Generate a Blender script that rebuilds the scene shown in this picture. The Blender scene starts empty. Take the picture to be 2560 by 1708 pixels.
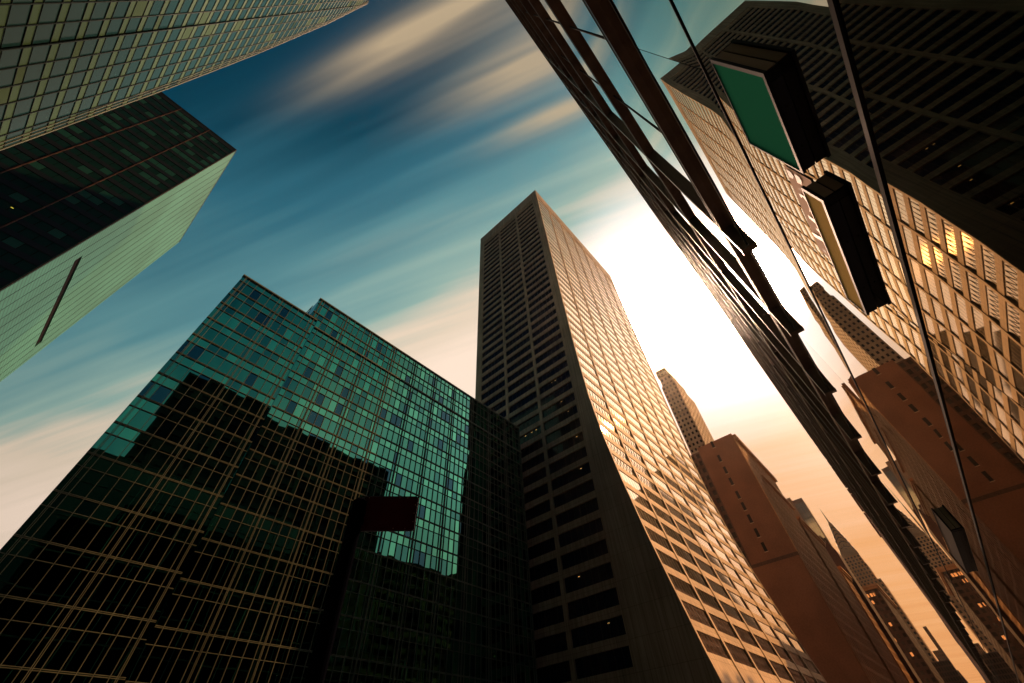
import bpy, math, random
from mathutils import Vector, Matrix
random.seed(7)
R = math.radians
scene = bpy.context.scene
GZ = -1.6                      # street level below the camera

# ---------------------------------------------------------------- camera
cd = bpy.data.cameras.new('camera'); cam = bpy.data.objects.new('camera', cd)
scene.collection.objects.link(cam); scene.camera = cam
cd.sensor_width = 36.0; cd.lens = 997.0 / 2560.0 * 36.0
cd.clip_start = 0.05; cd.clip_end = 6000
# rows: world X (east), Y (north), Z (up) in camera axes
RW = ((0.67148241, -0.54294232, -0.50430646), (-0.73968053, -0.53201103, -0.41211283), (-0.0445431, 0.64975218, -0.75883991))
cam.matrix_world = Matrix(RW).to_4x4()

# ---------------------------------------------------------------- light
SUN = Vector((0.737, -0.352, 0.577)).normalized()
sd = bpy.data.lights.new('sun', 'SUN'); sun = bpy.data.objects.new('sun', sd)
scene.collection.objects.link(sun)
sd.energy = 5.0; sd.angle = R(0.6); sd.color = (1.0, 0.47, 0.15)
sun.rotation_euler = SUN.to_track_quat('Z', 'Y').to_euler()
scene.view_settings.view_transform = 'Standard'; scene.view_settings.look = 'None'
scene.view_settings.gamma = 1; scene.view_settings.exposure = 0.0
scene.cycles.max_bounces = 7; scene.cycles.glossy_bounces = 5; scene.cycles.diffuse_bounces = 2
scene.cycles.volume_bounces = 0; scene.cycles.caustics_reflective = False; scene.cycles.caustics_refractive = False
scene.cycles.sample_clamp_indirect = 4.0; scene.cycles.blur_glossy = 0.4

# ---------------------------------------------------------------- node helpers
def N(nt, t, **kw):
    n = nt.nodes.new(t)
    for k, v in kw.items(): setattr(n, k, v)
    return n
def L(nt, a, b): nt.links.new(a, b)
def M(nt, op, a, b=None, c=None, clamp=False):
    n = N(nt, 'ShaderNodeMath', operation=op); n.use_clamp = clamp
    for i, v in enumerate((a, b, c)):
        if v is None: continue
        if isinstance(v, (int, float)): n.inputs[i].default_value = v
        else: L(nt, v, n.inputs[i])
    return n.outputs[0]
def SM(nt, x, lo, hi, a=0.0, b=1.0):
    n = N(nt, 'ShaderNodeMapRange', interpolation_type='SMOOTHSTEP')
    L(nt, x, n.inputs[0])
    for i, v in enumerate((lo, hi, a, b)): n.inputs[i + 1].default_value = v
    return n.outputs[0]
def s2l(c): return tuple(((x / 255) / 12.92 if x / 255 < .04045 else ((x / 255 + .055) / 1.055) ** 2.4) for x in c) + (1.0,)
def DOT(nt, v, d):
    n = N(nt, 'ShaderNodeVectorMath', operation='DOT_PRODUCT'); L(nt, v, n.inputs[0]); n.inputs[1].default_value = d
    return n.outputs['Value']
def MIXC(nt, f, a, b, mode='MIX'):
    n = N(nt, 'ShaderNodeMix', data_type='RGBA', blend_type=mode)
    for s, v in ((n.inputs[0], f), (n.inputs[6], a), (n.inputs[7], b)):
        if hasattr(v, 'is_linked') or hasattr(v, 'links'): L(nt, v, s)
        else: s.default_value = v
    return n.outputs[2]

# ---------------------------------------------------------------- sky (world)
w = bpy.data.worlds.new('World'); scene.world = w; w.use_nodes = True
nt = w.node_tree; nt.nodes.clear()
tc = N(nt, 'ShaderNodeTexCoord'); dirv = tc.outputs['Generated']
sep = N(nt, 'ShaderNodeSeparateXYZ'); L(nt, dirv, sep.inputs[0])
dz = sep.outputs[2]
GL = Vector((0.681, 0.051, 0.730)).normalized()
a = DOT(nt, dirv, tuple(GL)); asun = DOT(nt, dirv, tuple(SUN))
# cloud deck: project the view direction to a plane overhead, streaks along the wind
zc = M(nt, 'MAXIMUM', dz, 0.08)
px = M(nt, 'DIVIDE', sep.outputs[0], zc); py = M(nt, 'DIVIDE', sep.outputs[1], zc)
wx, wy = 0.36, -0.933
al = M(nt, 'ADD', M(nt, 'MULTIPLY', px, wx), M(nt, 'MULTIPLY', py, wy))
ac = M(nt, 'ADD', M(nt, 'MULTIPLY', px, -wy), M(nt, 'MULTIPLY', py, wx))
cv = N(nt, 'ShaderNodeCombineXYZ')
L(nt, M(nt, 'MULTIPLY', al, 0.55), cv.inputs[0]); L(nt, M(nt, 'MULTIPLY', ac, 4.2), cv.inputs[1])
nz = N(nt, 'ShaderNodeTexNoise'); L(nt, cv.outputs[0], nz.inputs['Vector'])
nz.inputs['Scale'].default_value = 1.0; nz.inputs['Detail'].default_value = 2.5; nz.inputs['Roughness'].default_value = .45
cv2 = N(nt, 'ShaderNodeCombineXYZ')
L(nt, M(nt, 'MULTIPLY', al, 1.6), cv2.inputs[0]); L(nt, M(nt, 'MULTIPLY', ac, 2.3), cv2.inputs[1]); cv2.inputs[2].default_value = 4.3
nz2 = N(nt, 'ShaderNodeTexNoise'); L(nt, cv2.outputs[0], nz2.inputs['Vector'])
nz2.inputs['Scale'].default_value = 1.0; nz2.inputs['Detail'].default_value = 1.0
# broad cloud bank over the zenith
def blob(cx, cy, ra, rc):
    da = M(nt, 'DIVIDE', M(nt, 'SUBTRACT', al, cx * wx + cy * wy), ra)
    dc = M(nt, 'DIVIDE', M(nt, 'SUBTRACT', ac, -cx * wy + cy * wx), rc)
    return SM(nt, M(nt, 'ADD', M(nt, 'MULTIPLY', da, da), M(nt, 'MULTIPLY', dc, dc)), 1.0, 0.0)
def band(al0, ac0, ra, rc, k):
    da = M(nt, 'DIVIDE', M(nt, 'SUBTRACT', al, al0), ra); dc = M(nt, 'DIVIDE', M(nt, 'SUBTRACT', ac, ac0), rc)
    r2 = M(nt, 'ADD', M(nt, 'MULTIPLY', da, da), M(nt, 'MULTIPLY', dc, dc))
    return M(nt, 'MULTIPLY', M(nt, 'EXPONENT', M(nt, 'MULTIPLY', r2, -1.0)), k)
cv3 = N(nt, 'ShaderNodeCombineXYZ')
L(nt, M(nt, 'MULTIPLY', al, 1.1), cv3.inputs[0]); L(nt, M(nt, 'MULTIPLY', ac, 21.0), cv3.inputs[1])
nz3 = N(nt, 'ShaderNodeTexNoise'); L(nt, cv3.outputs[0], nz3.inputs['Vector']); nz3.inputs['Scale'].default_value = 1.0; nz3.inputs['Detail'].default_value = 2.0
bank = band(-.15, -.002, .24, .044, 1.0)
for q in ((.03, .128, .21, .044, 1.0), (.09, .238, .18, .034, .9), (.22, .06, .22, .07, .55), (.0, -.09, .2, .05, .2), (-.45, .375, .3, .05, .22)):
    bank = M(nt, 'ADD', bank, band(*q))
bank = M(nt, 'MULTIPLY', bank, SM(nt, nz3.outputs[0], .25, .75, .55, 1.35)); bank = M(nt, 'POWER', M(nt, 'MINIMUM', bank, 1.0), 1.35)
streak = M(nt, 'MULTIPLY', M(nt, 'SUBTRACT', nz.outputs[0], 0.5), 0.26)
Wv = M(nt, 'SUBTRACT', M(nt, 'SUBTRACT', M(nt, 'MULTIPLY', a, 1.1), .085), M(nt, 'MULTIPLY', dz, 1.6))
Wv = M(nt, 'ADD', Wv, streak)
Wv = M(nt, 'ADD', Wv, M(nt, 'MULTIPLY', M(nt, 'SUBTRACT', nz3.outputs[0], 0.5), 0.12))
Wv = M(nt, 'ADD', Wv, M(nt, 'MULTIPLY', M(nt, 'SUBTRACT', nz2.outputs[0], 0.5), 0.10))
rp = N(nt, 'ShaderNodeValToRGB')
L(nt, M(nt, 'MULTIPLY', M(nt, 'ADD', Wv, 1.1), 1 / 1.9), rp.inputs[0])
stops = [(-1.0, (2, 48, 72)), (-.90, (8, 64, 84)), (-.77, (48, 104, 122)), (-.62, (96, 146, 152)), (-.50, (150, 180, 170)), (-.41, (232, 212, 188)),
         (-.30, (255, 230, 208)), (-.1, (255, 232, 210)), (.12, (255, 212, 182)), (.3, (248, 192, 146)), (.5, (236, 168, 108)), (.65, (222, 146, 84))]
cr = rp.color_ramp
while len(cr.elements) < len(stops): cr.elements.new(0.5)
for e, (p, c) in zip(cr.elements, stops): e.position = (p + 1.1) / 1.9; e.color = s2l(c)
cloudc = s2l((198, 174, 140))
bankf = M(nt, 'MULTIPLY', bank, SM(nt, nz.outputs[0], .30, .62, .8, 1.0))
col = MIXC(nt, M(nt, 'MULTIPLY', bankf, .9), rp.outputs[0], cloudc)
fade = SM(nt, a, 0.10, 0.72, 0.72, 1.0)
col = MIXC(nt, 1.0, col, N(nt, 'ShaderNodeRGB').outputs[0], 'MIX') if False else col
vs = N(nt, 'ShaderNodeVectorMath', operation='SCALE'); L(nt, col, vs.inputs[0]); L(nt, fade, vs.inputs['Scale'])
def lobe(x, lo, hi, rgb, pw=2.0):
    s = M(nt, 'POWER', SM(nt, x, lo, hi), pw)
    v = N(nt, 'ShaderNodeVectorMath', operation='SCALE'); v.inputs[0].default_value = rgb; L(nt, s, v.inputs['Scale'])
    return v.outputs[0]
def ADDV(x, y):
    v = N(nt, 'ShaderNodeVectorMath', operation='ADD'); L(nt, x, v.inputs[0]); L(nt, y, v.inputs[1]); return v.outputs[0]
tot = ADDV(vs.outputs[0], lobe(a, .935, .998, (.4, .55, .68), 1.2))
tot = ADDV(tot, lobe(a, .972, 1.0, (420, 262, 175.0), 8.0))
tot = ADDV(tot, lobe(asun, .84, 1.0, (.7, .55, .45), 2.0))
bg = N(nt, 'ShaderNodeBackground'); bg.inputs[1].default_value = 1.0; L(nt, tot, bg.inputs[0])
wo = N(nt, 'ShaderNodeOutputWorld'); L(nt, bg.outputs[0], wo.inputs[0])

# ---------------------------------------------------------------- materials
def mat(name, col, rough=.7, metal=0.0, spec=.5, ior=1.5, tint=None):
    m = bpy.data.materials.new(name); m.use_nodes = True
    b = m.node_tree.nodes['Principled BSDF']
    b.inputs['Base Color'].default_value = (*col, 1); b.inputs['Roughness'].default_value = rough
    b.inputs['Metallic'].default_value = metal; b.inputs['IOR'].default_value = ior
    b.inputs['Specular IOR Level'].default_value = spec
    if tint: b.inputs['Specular Tint'].default_value = (*tint, 1)
    return m
def bsdf(m): return m.node_tree.nodes['Principled BSDF']
def weather(m, base, vscale=(1.2, 1.2, .08), amt=.28, scale=1.0, joint=None, jcol=.55, bump=.1, fine=True):
    """stone or metal with streaks, blotches and optional panel joints"""
    bsdf(m).inputs['Specular IOR Level'].default_value = .10
    nt = m.node_tree; tc = N(nt, 'ShaderNodeTexCoord')
    mp = N(nt, 'ShaderNodeMapping'); mp.inputs['Scale'].default_value = vscale; L(nt, tc.outputs['Object'], mp.inputs[0])
    n1 = N(nt, 'ShaderNodeTexNoise'); n1.inputs['Scale'].default_value = scale * 2; n1.inputs['Detail'].default_value = 6; L(nt, mp.outputs[0], n1.inputs['Vector'])
    n2 = N(nt, 'ShaderNodeTexNoise'); n2.inputs['Scale'].default_value = .12; n2.inputs['Detail'].default_value = 5; L(nt, tc.outputs['Object'], n2.inputs['Vector'])
    f = M(nt, 'ADD', SM(nt, n1.outputs[0], .3, .7, 1 - amt, 1 + amt * .4), SM(nt, n2.outputs[0], .3, .7, -.12, .12))
    if joint:
        du, dzj, jw = joint
        sp = N(nt, 'ShaderNodeSeparateXYZ'); L(nt, tc.outputs['Object'], sp.inputs[0])
        u = M(nt, 'ADD', sp.outputs[0], sp.outputs[1])
        def line(x, d):
            fr = M(nt, 'FRACT', M(nt, 'DIVIDE', x, d)); k = M(nt, 'ABSOLUTE', M(nt, 'SUBTRACT', fr, .5))
            return M(nt, 'GREATER_THAN', k, .5 - jw / d / 2)
        j = M(nt, 'MAXIMUM', line(u, du), line(sp.outputs[2], dzj))
        f = M(nt, 'MULTIPLY', f, M(nt, 'SUBTRACT', 1.0, M(nt, 'MULTIPLY', j, 1 - jcol)))
        # panel to panel tone
        cb = N(nt, 'ShaderNodeCombineXYZ'); L(nt, M(nt, 'FLOOR', M(nt, 'DIVIDE', u, du)), cb.inputs[0]); L(nt, M(nt, 'FLOOR', M(nt, 'DIVIDE', sp.outputs[2], dzj)), cb.inputs[1])
        wn = N(nt, 'ShaderNodeTexWhiteNoise'); L(nt, cb.outputs[0], wn.inputs[0])
        f = M(nt, 'MULTIPLY', f, M(nt, 'ADD', .93, M(nt, 'MULTIPLY', wn.outputs[0], .12)))
    v = N(nt, 'ShaderNodeVectorMath', operation='SCALE'); v.inputs[0].default_value = base; L(nt, f, v.inputs['Scale'])
    L(nt, v.outputs[0], bsdf(m).inputs['Base Color'])
    if bump:
        bp = N(nt, 'ShaderNodeBump'); bp.inputs['Strength'].default_value = bump; bp.inputs['Distance'].default_value = .05
        L(nt, n1.outputs[0], bp.inputs['Height']); L(nt, bp.outputs[0], bsdf(m).inputs['Normal'])
    return m
def wavy(m, scale=.35, strength=.08, dist=.1, stretch=(1, 1, 1), cells=0.0):
    nt = m.node_tree; tc = N(nt, 'ShaderNodeTexCoord')
    mp = N(nt, 'ShaderNodeMapping'); mp.inputs['Scale'].default_value = stretch; L(nt, tc.outputs['Object'], mp.inputs[0])
    n1 = N(nt, 'ShaderNodeTexNoise'); n1.inputs['Scale'].default_value = scale; n1.inputs['Detail'].default_value = 1.5; L(nt, mp.outputs[0], n1.inputs['Vector'])
    bp = N(nt, 'ShaderNodeBump'); bp.inputs['Strength'].default_value = strength; bp.inputs['Distance'].default_value = dist
    L(nt, n1.outputs[0], bp.inputs['Height']); L(nt, bp.outputs[0], bsdf(m).inputs['Normal'])
    return m

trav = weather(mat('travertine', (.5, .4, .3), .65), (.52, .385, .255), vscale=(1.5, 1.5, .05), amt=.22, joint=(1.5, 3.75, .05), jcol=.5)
travw = weather(mat('travertine_shaded', (.5, .4, .3), .65), (.36, .29, .22), vscale=(1.5, 1.5, .05), amt=.3, joint=(1.1, 3.75, .05), jcol=.45)  # darker copy of the same stone; west face shade put into the colour
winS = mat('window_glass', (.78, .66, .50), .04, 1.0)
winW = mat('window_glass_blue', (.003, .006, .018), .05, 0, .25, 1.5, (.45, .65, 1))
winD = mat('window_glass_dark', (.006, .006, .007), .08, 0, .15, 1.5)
mull_dark = mat('dark_mullion', (.03, .03, .032), .5)
metal_tan = weather(mat('champagne_aluminium', (.5, .4, .3), .4, .0), (.135, .155, .13), amt=.25, bump=0)
teal = []
for i, c in enumerate([(.042, .20, .165), (.058, .26, .20), (.030, .14, .135), (.018, .065, .095), (.07, .33, .24)]):
    teal.append(wavy(mat('teal_mirror_glass', c, .015, 1.0), .16, .25, .35, (1, 1, .25)))
black = mat('black_metal', (.002, .002, .003), .9, 0, 0)
core = mat('dark_interior', (.006, .006, .007), 1.0, 0, 0)
roofm = weather(mat('roof_felt', (.1, .1, .1), .9), (.10, .095, .09))

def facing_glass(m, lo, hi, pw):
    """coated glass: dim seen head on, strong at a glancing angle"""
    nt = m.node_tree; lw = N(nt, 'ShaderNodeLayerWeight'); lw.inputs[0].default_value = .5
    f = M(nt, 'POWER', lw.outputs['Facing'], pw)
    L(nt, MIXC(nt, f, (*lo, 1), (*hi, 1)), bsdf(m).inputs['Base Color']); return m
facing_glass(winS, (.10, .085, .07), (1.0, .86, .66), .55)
# ---------------------------------------------------------------- mesh helpers
class MB:
    def __init__(s): s.v = []; s.f = []; s.m = []; s.smooth = False
    def quad(s, a, b, c, d, mi=0):
        i = len(s.v); s.v += [tuple(a), tuple(b), tuple(c), tuple(d)]; s.f.append((i, i + 1, i + 2, i + 3)); s.m.append(mi)
    def poly(s, pts, mi=0):
        i = len(s.v); s.v += [tuple(p) for p in pts]; s.f.append(tuple(range(i, i + len(pts)))); s.m.append(mi)
    def hexa(s, p, mi=0):
        """p: 4 bottom then 4 top points"""
        i = len(s.v); s.v += [tuple(q) for q in p]
        for f in ((3, 2, 1, 0), (4, 5, 6, 7), (0, 1, 5, 4), (1, 2, 6, 5), (2, 3, 7, 6), (3, 0, 4, 7)):
            s.f.append(tuple(i + k for k in f)); s.m.append(mi)
    def box(s, x0, x1, y0, y1, z0, z1, mi=0):
        if x0 > x1: x0, x1 = x1, x0
        if y0 > y1: y0, y1 = y1, y0
        if z0 > z1: z0, z1 = z1, z0
        s.hexa([(x0, y0, z0), (x1, y0, z0), (x1, y1, z0), (x0, y1, z0), (x0, y0, z1), (x1, y0, z1), (x1, y1, z1), (x0, y1, z1)], mi)
    def fbox(s, o, u, n, u0, u1, z0, z1, d0, d1, mi=0):
        """box on a facade: o origin, u along the wall, n outward normal, d0..d1 depth along n"""
        P = lambda a, d, z: (o[0] + u[0] * a + n[0] * d, o[1] + u[1] * a + n[1] * d, z)
        s.hexa([P(u0, d0, z0), P(u1, d0, z0), P(u1, d1, z0), P(u0, d1, z0), P(u0, d0, z1), P(u1, d0, z1), P(u1, d1, z1), P(u0, d1, z1)], mi)
    def prism(s, pts, z0, z1, mi=0):
        n = len(pts); i = len(s.v)
        s.v += [(x, y, z0) for x, y in pts] + [(x, y, z1) for x, y in pts]
        s.f.append(tuple(i + k for k in reversed(range(n)))); s.m.append(mi)
        s.f.append(tuple(i + n + k for k in range(n))); s.m.append(mi)
        for k in range(n):
            j = (k + 1) % n; s.f.append((i + k, i + j, i + n + j, i + n + k)); s.m.append(mi)
    def cyl(s, p0, p1, r0, r1=None, n=12, mi=0):
        r1 = r0 if r1 is None else r1
        p0 = Vector(p0); p1 = Vector(p1); d = (p1 - p0).normalized()
        x = d.orthogonal().normalized(); y = d.cross(x); i = len(s.v)
        for p, r in ((p0, r0), (p1, r1)):
            for k in range(n):
                t = 2 * math.pi * k / n; s.v.append(tuple(p + x * (r * math.cos(t)) + y * (r * math.sin(t))))
        for k in range(n):
            j = (k + 1) % n; s.f.append((i + k, i + j, i + n + j, i + n + k)); s.m.append(mi)
        s.f.append(tuple(i + k for k in reversed(range(n)))); s.m.append(mi)
        s.f.append(tuple(i + n + k for k in range(n))); s.m.append(mi)
    def center(s):
        n = len(s.v); return Vector((sum(p[0] for p in s.v) / n, sum(p[1] for p in s.v) / n, sum(p[2] for p in s.v) / n))
    def merge(s, o):
        i = len(s.v); s.v += o.v; s.f += [tuple(k + i for k in f) for f in o.f]; s.m += o.m
    def build(s, name, mats, parent=None, **tags):
        me = bpy.data.meshes.new(name); me.from_pydata(s.v, [], s.f)
        if not isinstance(mats, (list, tuple)): mats = [mats]
        for m in mats: me.materials.append(m)
        if len(mats) > 1: me.polygons.foreach_set('material_index', s.m)
        if s.smooth: me.polygons.foreach_set('use_smooth', [True] * len(s.f))
        me.update()
        o = bpy.data.objects.new(name, me); scene.collection.objects.link(o)
        if parent is not None: o.parent = parent
        for k, v in tags.items(): o[k] = v
        return o
RT = Matrix(RW).transposed()
def frame_size(mb):
    us = []; vs_ = []
    for p in mb.v:
        q = RT @ Vector(p)
        if q.z > -.05: return 0.0
        us.append(q.x / -q.z); vs_.append(q.y / -q.z)
    if max(us) < -1.284 or min(us) > 1.284 or max(vs_) < -.857 or min(vs_) > .857: return 0.0
    return (max(us) - min(us)) * (max(vs_) - min(vs_))
def repeat(name, items, mats, parent, limit=100):
    """items: list of MB; the largest in view become parts, the rest one stuff part"""
    items = sorted(items, key=lambda m: -frame_size(m))
    for mb in items[:limit]: mb.build(name, mats, parent)
    if len(items) > limit:
        r = MB()
        for mb in items[limit:]: r.merge(mb)
        r.build(name, mats, parent, kind='stuff')
def thing(name, label, cat, loc=(0, 0, 0), group=None):
    o = bpy.data.objects.new(name, None); scene.collection.objects.link(o)
    o['label'] = label; o['category'] = cat
    if group: o['group'] = group
    return o
def tagm(o, label, cat, group=None):
    o['label'] = label; o['category'] = cat
    if group: o['group'] = group
    return o

# ---------------------------------------------------------------- ground
asph = weather(mat('asphalt', (.05, .05, .05), .9), (.05, .048, .045), vscale=(1, 1, 1), bump=.2)
pavm = weather(mat('paving', (.3, .3, .3), .85), (.045, .043, .04), vscale=(1, 1, 1), joint=(1.5, 1.5, .03))  # base kept dark: shade of the street canyon is put into the colour
g = MB(); g.quad((-3000, -3000, GZ - .02), (3000, -3000, GZ - .02), (3000, 3000, GZ - .02), (-3000, 3000, GZ - .02)); g.build('ground', pavm, kind='structure')
g = MB(); g.quad((-400, 4.2, GZ - .012), (1500, 4.2, GZ - .012), (1500, 18.5, GZ - .012), (-400, 18.5, GZ - .012)); g.build('road', asph, kind='structure')
g = MB(); g.box(-400, 1500, -1.1, 4.2, GZ - .1, GZ); g.build('pavement', pavm, kind='structure')
g = MB(); g.box(-400, 1500, 18.5, 24, GZ - .1, GZ); g.build('pavement', pavm, kind='structure')
yl = mat('road_paint', (.7, .65, .5), .7)
g = MB()
for x in range(-60, 300, 9):
    for y in (7.8, 14.9): g.quad((x, y, GZ - .006), (x + 3, y, GZ - .006), (x + 3, y + .12, GZ - .006), (x, y + .12, GZ - .006))
g.build('road_marking', yl, kind='structure')

# ---------------------------------------------------------------- flared travertine tower
PROF = [(-1.6, 21.3), (3, 22.1), (8.6, 23.1), (12, 23.9), (20.7, 25.65), (28, 27.05), (37.6, 28.6), (48.9, 30.1), (60, 31.0), (75, 31.45), (100, 31.6), (190, 31.7)]
def ys(z):
    for (z0, y0), (z1, y1) in zip(PROF, PROF[1:]):
        if z <= z1: return y0 + (y1 - y0) * (z - z0) / (z1 - z0)
    return PROF[-1][1]
GX0, GX1, GN, GH = 63.8, 128.9, 68.2, 190.0
grace = thing('flared_office_tower', 'tall travertine office tower whose street face sweeps outward at its base', 'office tower')
ribs = [GX0 + (GX1 - GX0) * k / 7 for k in range(8)]
FL0, FLP, NF = 11.95, 3.76, 45
zs_prof = [-1.6] + [2 + 2.0 * k for k in range(36)] + [80, 100, 130, 160, 190]
# core volume (dark, behind the glazing)
c = MB()
for z0, z1 in zip(zs_prof, zs_prof[1:]):
    z1b = min(z1, 186)
    if z0 >= 186: break
    c.hexa([(GX0 + .8, ys(z0) + .9, z0), (GX1 - .8, ys(z0) + .9, z0), (GX1 - .8, GN - .8, z0), (GX0 + .8, GN - .8, z0),
            (GX0 + .8, ys(z1b) + .9, z1b), (GX1 - .8, ys(z1b) + .9, z1b), (GX1 - .8, GN - .8, z1b), (GX0 + .8, GN - .8, z1b)])
c.build('core', core, grace)
# south ribs following the sweep
rb = []
for k, x in enumerate(ribs):
    hw = .36; x0, x1 = x - hw, x + hw
    if k == 0: x0, x1 = GX0, GX0 + .55
    if k == 7: x0, x1 = GX1 - .55, GX1
    m = MB()
    for z0, z1 in zip(zs_prof, zs_prof[1:]):
        z1 = min(z1, 184)
        if z0 >= z1: break
        m.hexa([(x0, ys(z0) - .10, z0), (x1, ys(z0) - .10, z0), (x1, ys(z0) + 1.0, z0), (x0, ys(z0) + 1.0, z0),
                (x0, ys(z1) - .10, z1), (x1, ys(z1) - .10, z1), (x1, ys(z1) + 1.0, z1), (x0, ys(z1) + 1.0, z1)])
    rb.append(m)
for m in rb: m.build('rib', trav, grace)
spd = []; winr = []; WH = 2.45
for k in range(NF):
    wz0 = FL0 + FLP * k; wz1 = wz0 + WH; sz1 = wz0 + FLP if k < NF - 1 else 181.6
    for b in range(7):
        xa, xb = ribs[b] + .42, ribs[b + 1] - .42
        if b == 0: xa = GX0 + .55
        if b == 6: xb = GX1 - .55
        ya0, ya1 = ys(wz0) + .12, ys(wz1) + .12
        if b < 2 and 40 < wz0 < 64: ya0 = ya1 = max(ya0, ya1) + .02 - random.random() * .03  # these panes are shaped upright to throw sun glints
        ya1 += random.gauss(0, .012)
        m = MB(); m.quad((xa, ya0, wz0), (xb, ya0, wz0), (xb, ya1, wz1), (xa, ya1, wz1), 0)
        for q in range(1, 7):
            xm = xa + (xb - xa) * q / 7
            m.hexa([(xm - .035, ys(wz0) + .10, wz0), (xm + .035, ys(wz0) + .10, wz0), (xm + .035, ys(wz0) + .2, wz0), (xm - .035, ys(wz0) + .2, wz0),
                    (xm - .035, ys(wz1) + .10, wz1), (xm + .035, ys(wz1) + .10, wz1), (xm + .035, ys(wz1) + .2, wz1), (xm - .035, ys(wz1) + .2, wz1)], 1)
        winr.append(m)
    m = MB()
    m.hexa([(GX0 + .3, ys(wz1), wz1), (GX1 - .3, ys(wz1), wz1), (GX1 - .3, ys(wz1) + .85, wz1), (GX0 + .3, ys(wz1) + .85, wz1),
            (GX0 + .3, ys(sz1), sz1), (GX1 - .3, ys(sz1), sz1), (GX1 - .3, ys(sz1) + .85, sz1), (GX0 + .3, ys(sz1) + .85, sz1)])
    m.build('spandrel', trav, grace)
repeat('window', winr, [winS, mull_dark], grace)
# base apron under the windows, both faces
m = MB()
for z0, z1 in ((-1.6, 3), (3, 6), (6, 9), (9, FL0)):
    m.hexa([(GX0 + .3, ys(z0), z0), (GX1 - .3, ys(z0), z0), (GX1 - .3, ys(z0) + .85, z0), (GX0 + .3, ys(z0) + .85, z0),
            (GX0 + .3, ys(z1), z1), (GX1 - .3, ys(z1), z1), (GX1 - .3, ys(z1) + .85, z1), (GX0 + .3, ys(z1) + .85, z1)])
m.build('base_apron', trav, grace)
# west face: corner pier with the flare, ribs, spandrels, windows
m = MB()
for z0, z1 in zip(zs_prof, zs_prof[1:]):
    z1 = min(z1, 184)
    if z0 >= z1: break
    m.hexa([(GX0 - .06, ys(z0) + .02, z0), (GX0 + .9, ys(z0) + 1.0, z0), (GX0 + .9, 34.4, z0), (GX0 - .06, 34.4, z0),
            (GX0 - .06, ys(z1) + .02, z1), (GX0 + .9, ys(z1) + 1.0, z1), (GX0 + .9, 34.4, z1), (GX0 - .06, 34.4, z1)])
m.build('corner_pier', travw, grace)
m = MB(); m.box(GX0 - .06, GX0 + .9, 65.7, GN, -1.6, 184); m.build('corner_pier', travw, grace)
for y0, y1 in ((44.25, 45.1), (55.0, 55.85)):
    m = MB(); m.box(GX0 - .05, GX0 + .9, y0, y1, -1.6, 189.5); m.build('rib', travw, grace)
for k in range(NF):
    wz0 = FL0 + FLP * k; wz1 = wz0 + WH; sz1 = wz0 + FLP if k < NF - 1 else 181.6
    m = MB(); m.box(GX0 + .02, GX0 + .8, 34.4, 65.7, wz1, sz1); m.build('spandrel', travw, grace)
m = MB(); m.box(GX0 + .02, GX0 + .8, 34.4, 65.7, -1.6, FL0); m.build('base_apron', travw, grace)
ww = []
for k in range(NF):
    wz0 = FL0 + FLP * k; wz1 = wz0 + WH
    for ya, yb in ((34.4, 44.25), (45.1, 55.0), (55.85, 65.7)):
        m = MB(); m.quad((GX0 + .35, yb, wz0), (GX0 + .35, ya, wz0), (GX0 + .35, ya, wz1), (GX0 + .35, yb, wz1), 0)
        for q in range(1, 7):
            ym = ya + (yb - ya) * q / 7; m.box(GX0 + .29, GX0 + .4, ym - .03, ym + .03, wz0, wz1, 1)
        ww.append(m)
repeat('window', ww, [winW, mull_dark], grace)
# parapet with a dark recess under it
m = MB()
m.box(GX0 - .04, GX1 + .04, 31.6, 32.7, 182.5, GH); m.box(GX0 - .04, GX0 + 1, 32.7, GN, 182.5, GH); m.box(GX1 - 1, GX1 + .04, 32.7, GN, 182.5, GH)
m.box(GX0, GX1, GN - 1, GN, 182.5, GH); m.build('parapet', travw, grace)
m = MB(); m.box(GX0 + 1, GX1 - 1, 32.7, GN - 1, 184.4, 185); m.build('roof', roofm, grace)
m = MB(); m.box(GX1 - .9, GX1, ys(100) + 1, GN, -1.6, 184); m.box(GX0 + .9, GX1 - .9, GN - .8, GN, -1.6, 184)
for z0, z1 in zip(zs_prof, zs_prof[1:]):
    z1 = min(z1, 184)
    if z0 >= z1: break
    m.hexa([(GX1 - .9, ys(z0) + .8, z0), (GX1 + .03, ys(z0) + .02, z0), (GX1 + .03, 34.4, z0), (GX1 - .9, 34.4, z0),
            (GX1 - .9, ys(z1) + .8, z1), (GX1 + .03, ys(z1) + .02, z1), (GX1 + .03, 34.4, z1), (GX1 - .9, 34.4, z1)])
m.build('rear_wall', travw, grace)
# a few lit ceiling lamps behind the lower west windows
lampm = mat('ceiling_lamp', (1, .7, .3)); bsdf(lampm).inputs['Emission Color'].default_value = (1, .55, .15, 1); bsdf(lampm).inputs['Emission Strength'].default_value = .8
for y, k in ((50, 12), (48, 12), (46.6, 12), (36.5, 8), (38.2, 13), (36.9, 12), (41, 3), (37, 1), (36, 10), (40, 15), (38.9, 15)):
    m = MB(); z = FL0 + FLP * k + 1.9; m.box(GX0 + .33, GX0 + .345, y, y + .35, z, z + .12); m.build('ceiling_lamp', lampm, grace)

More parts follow.
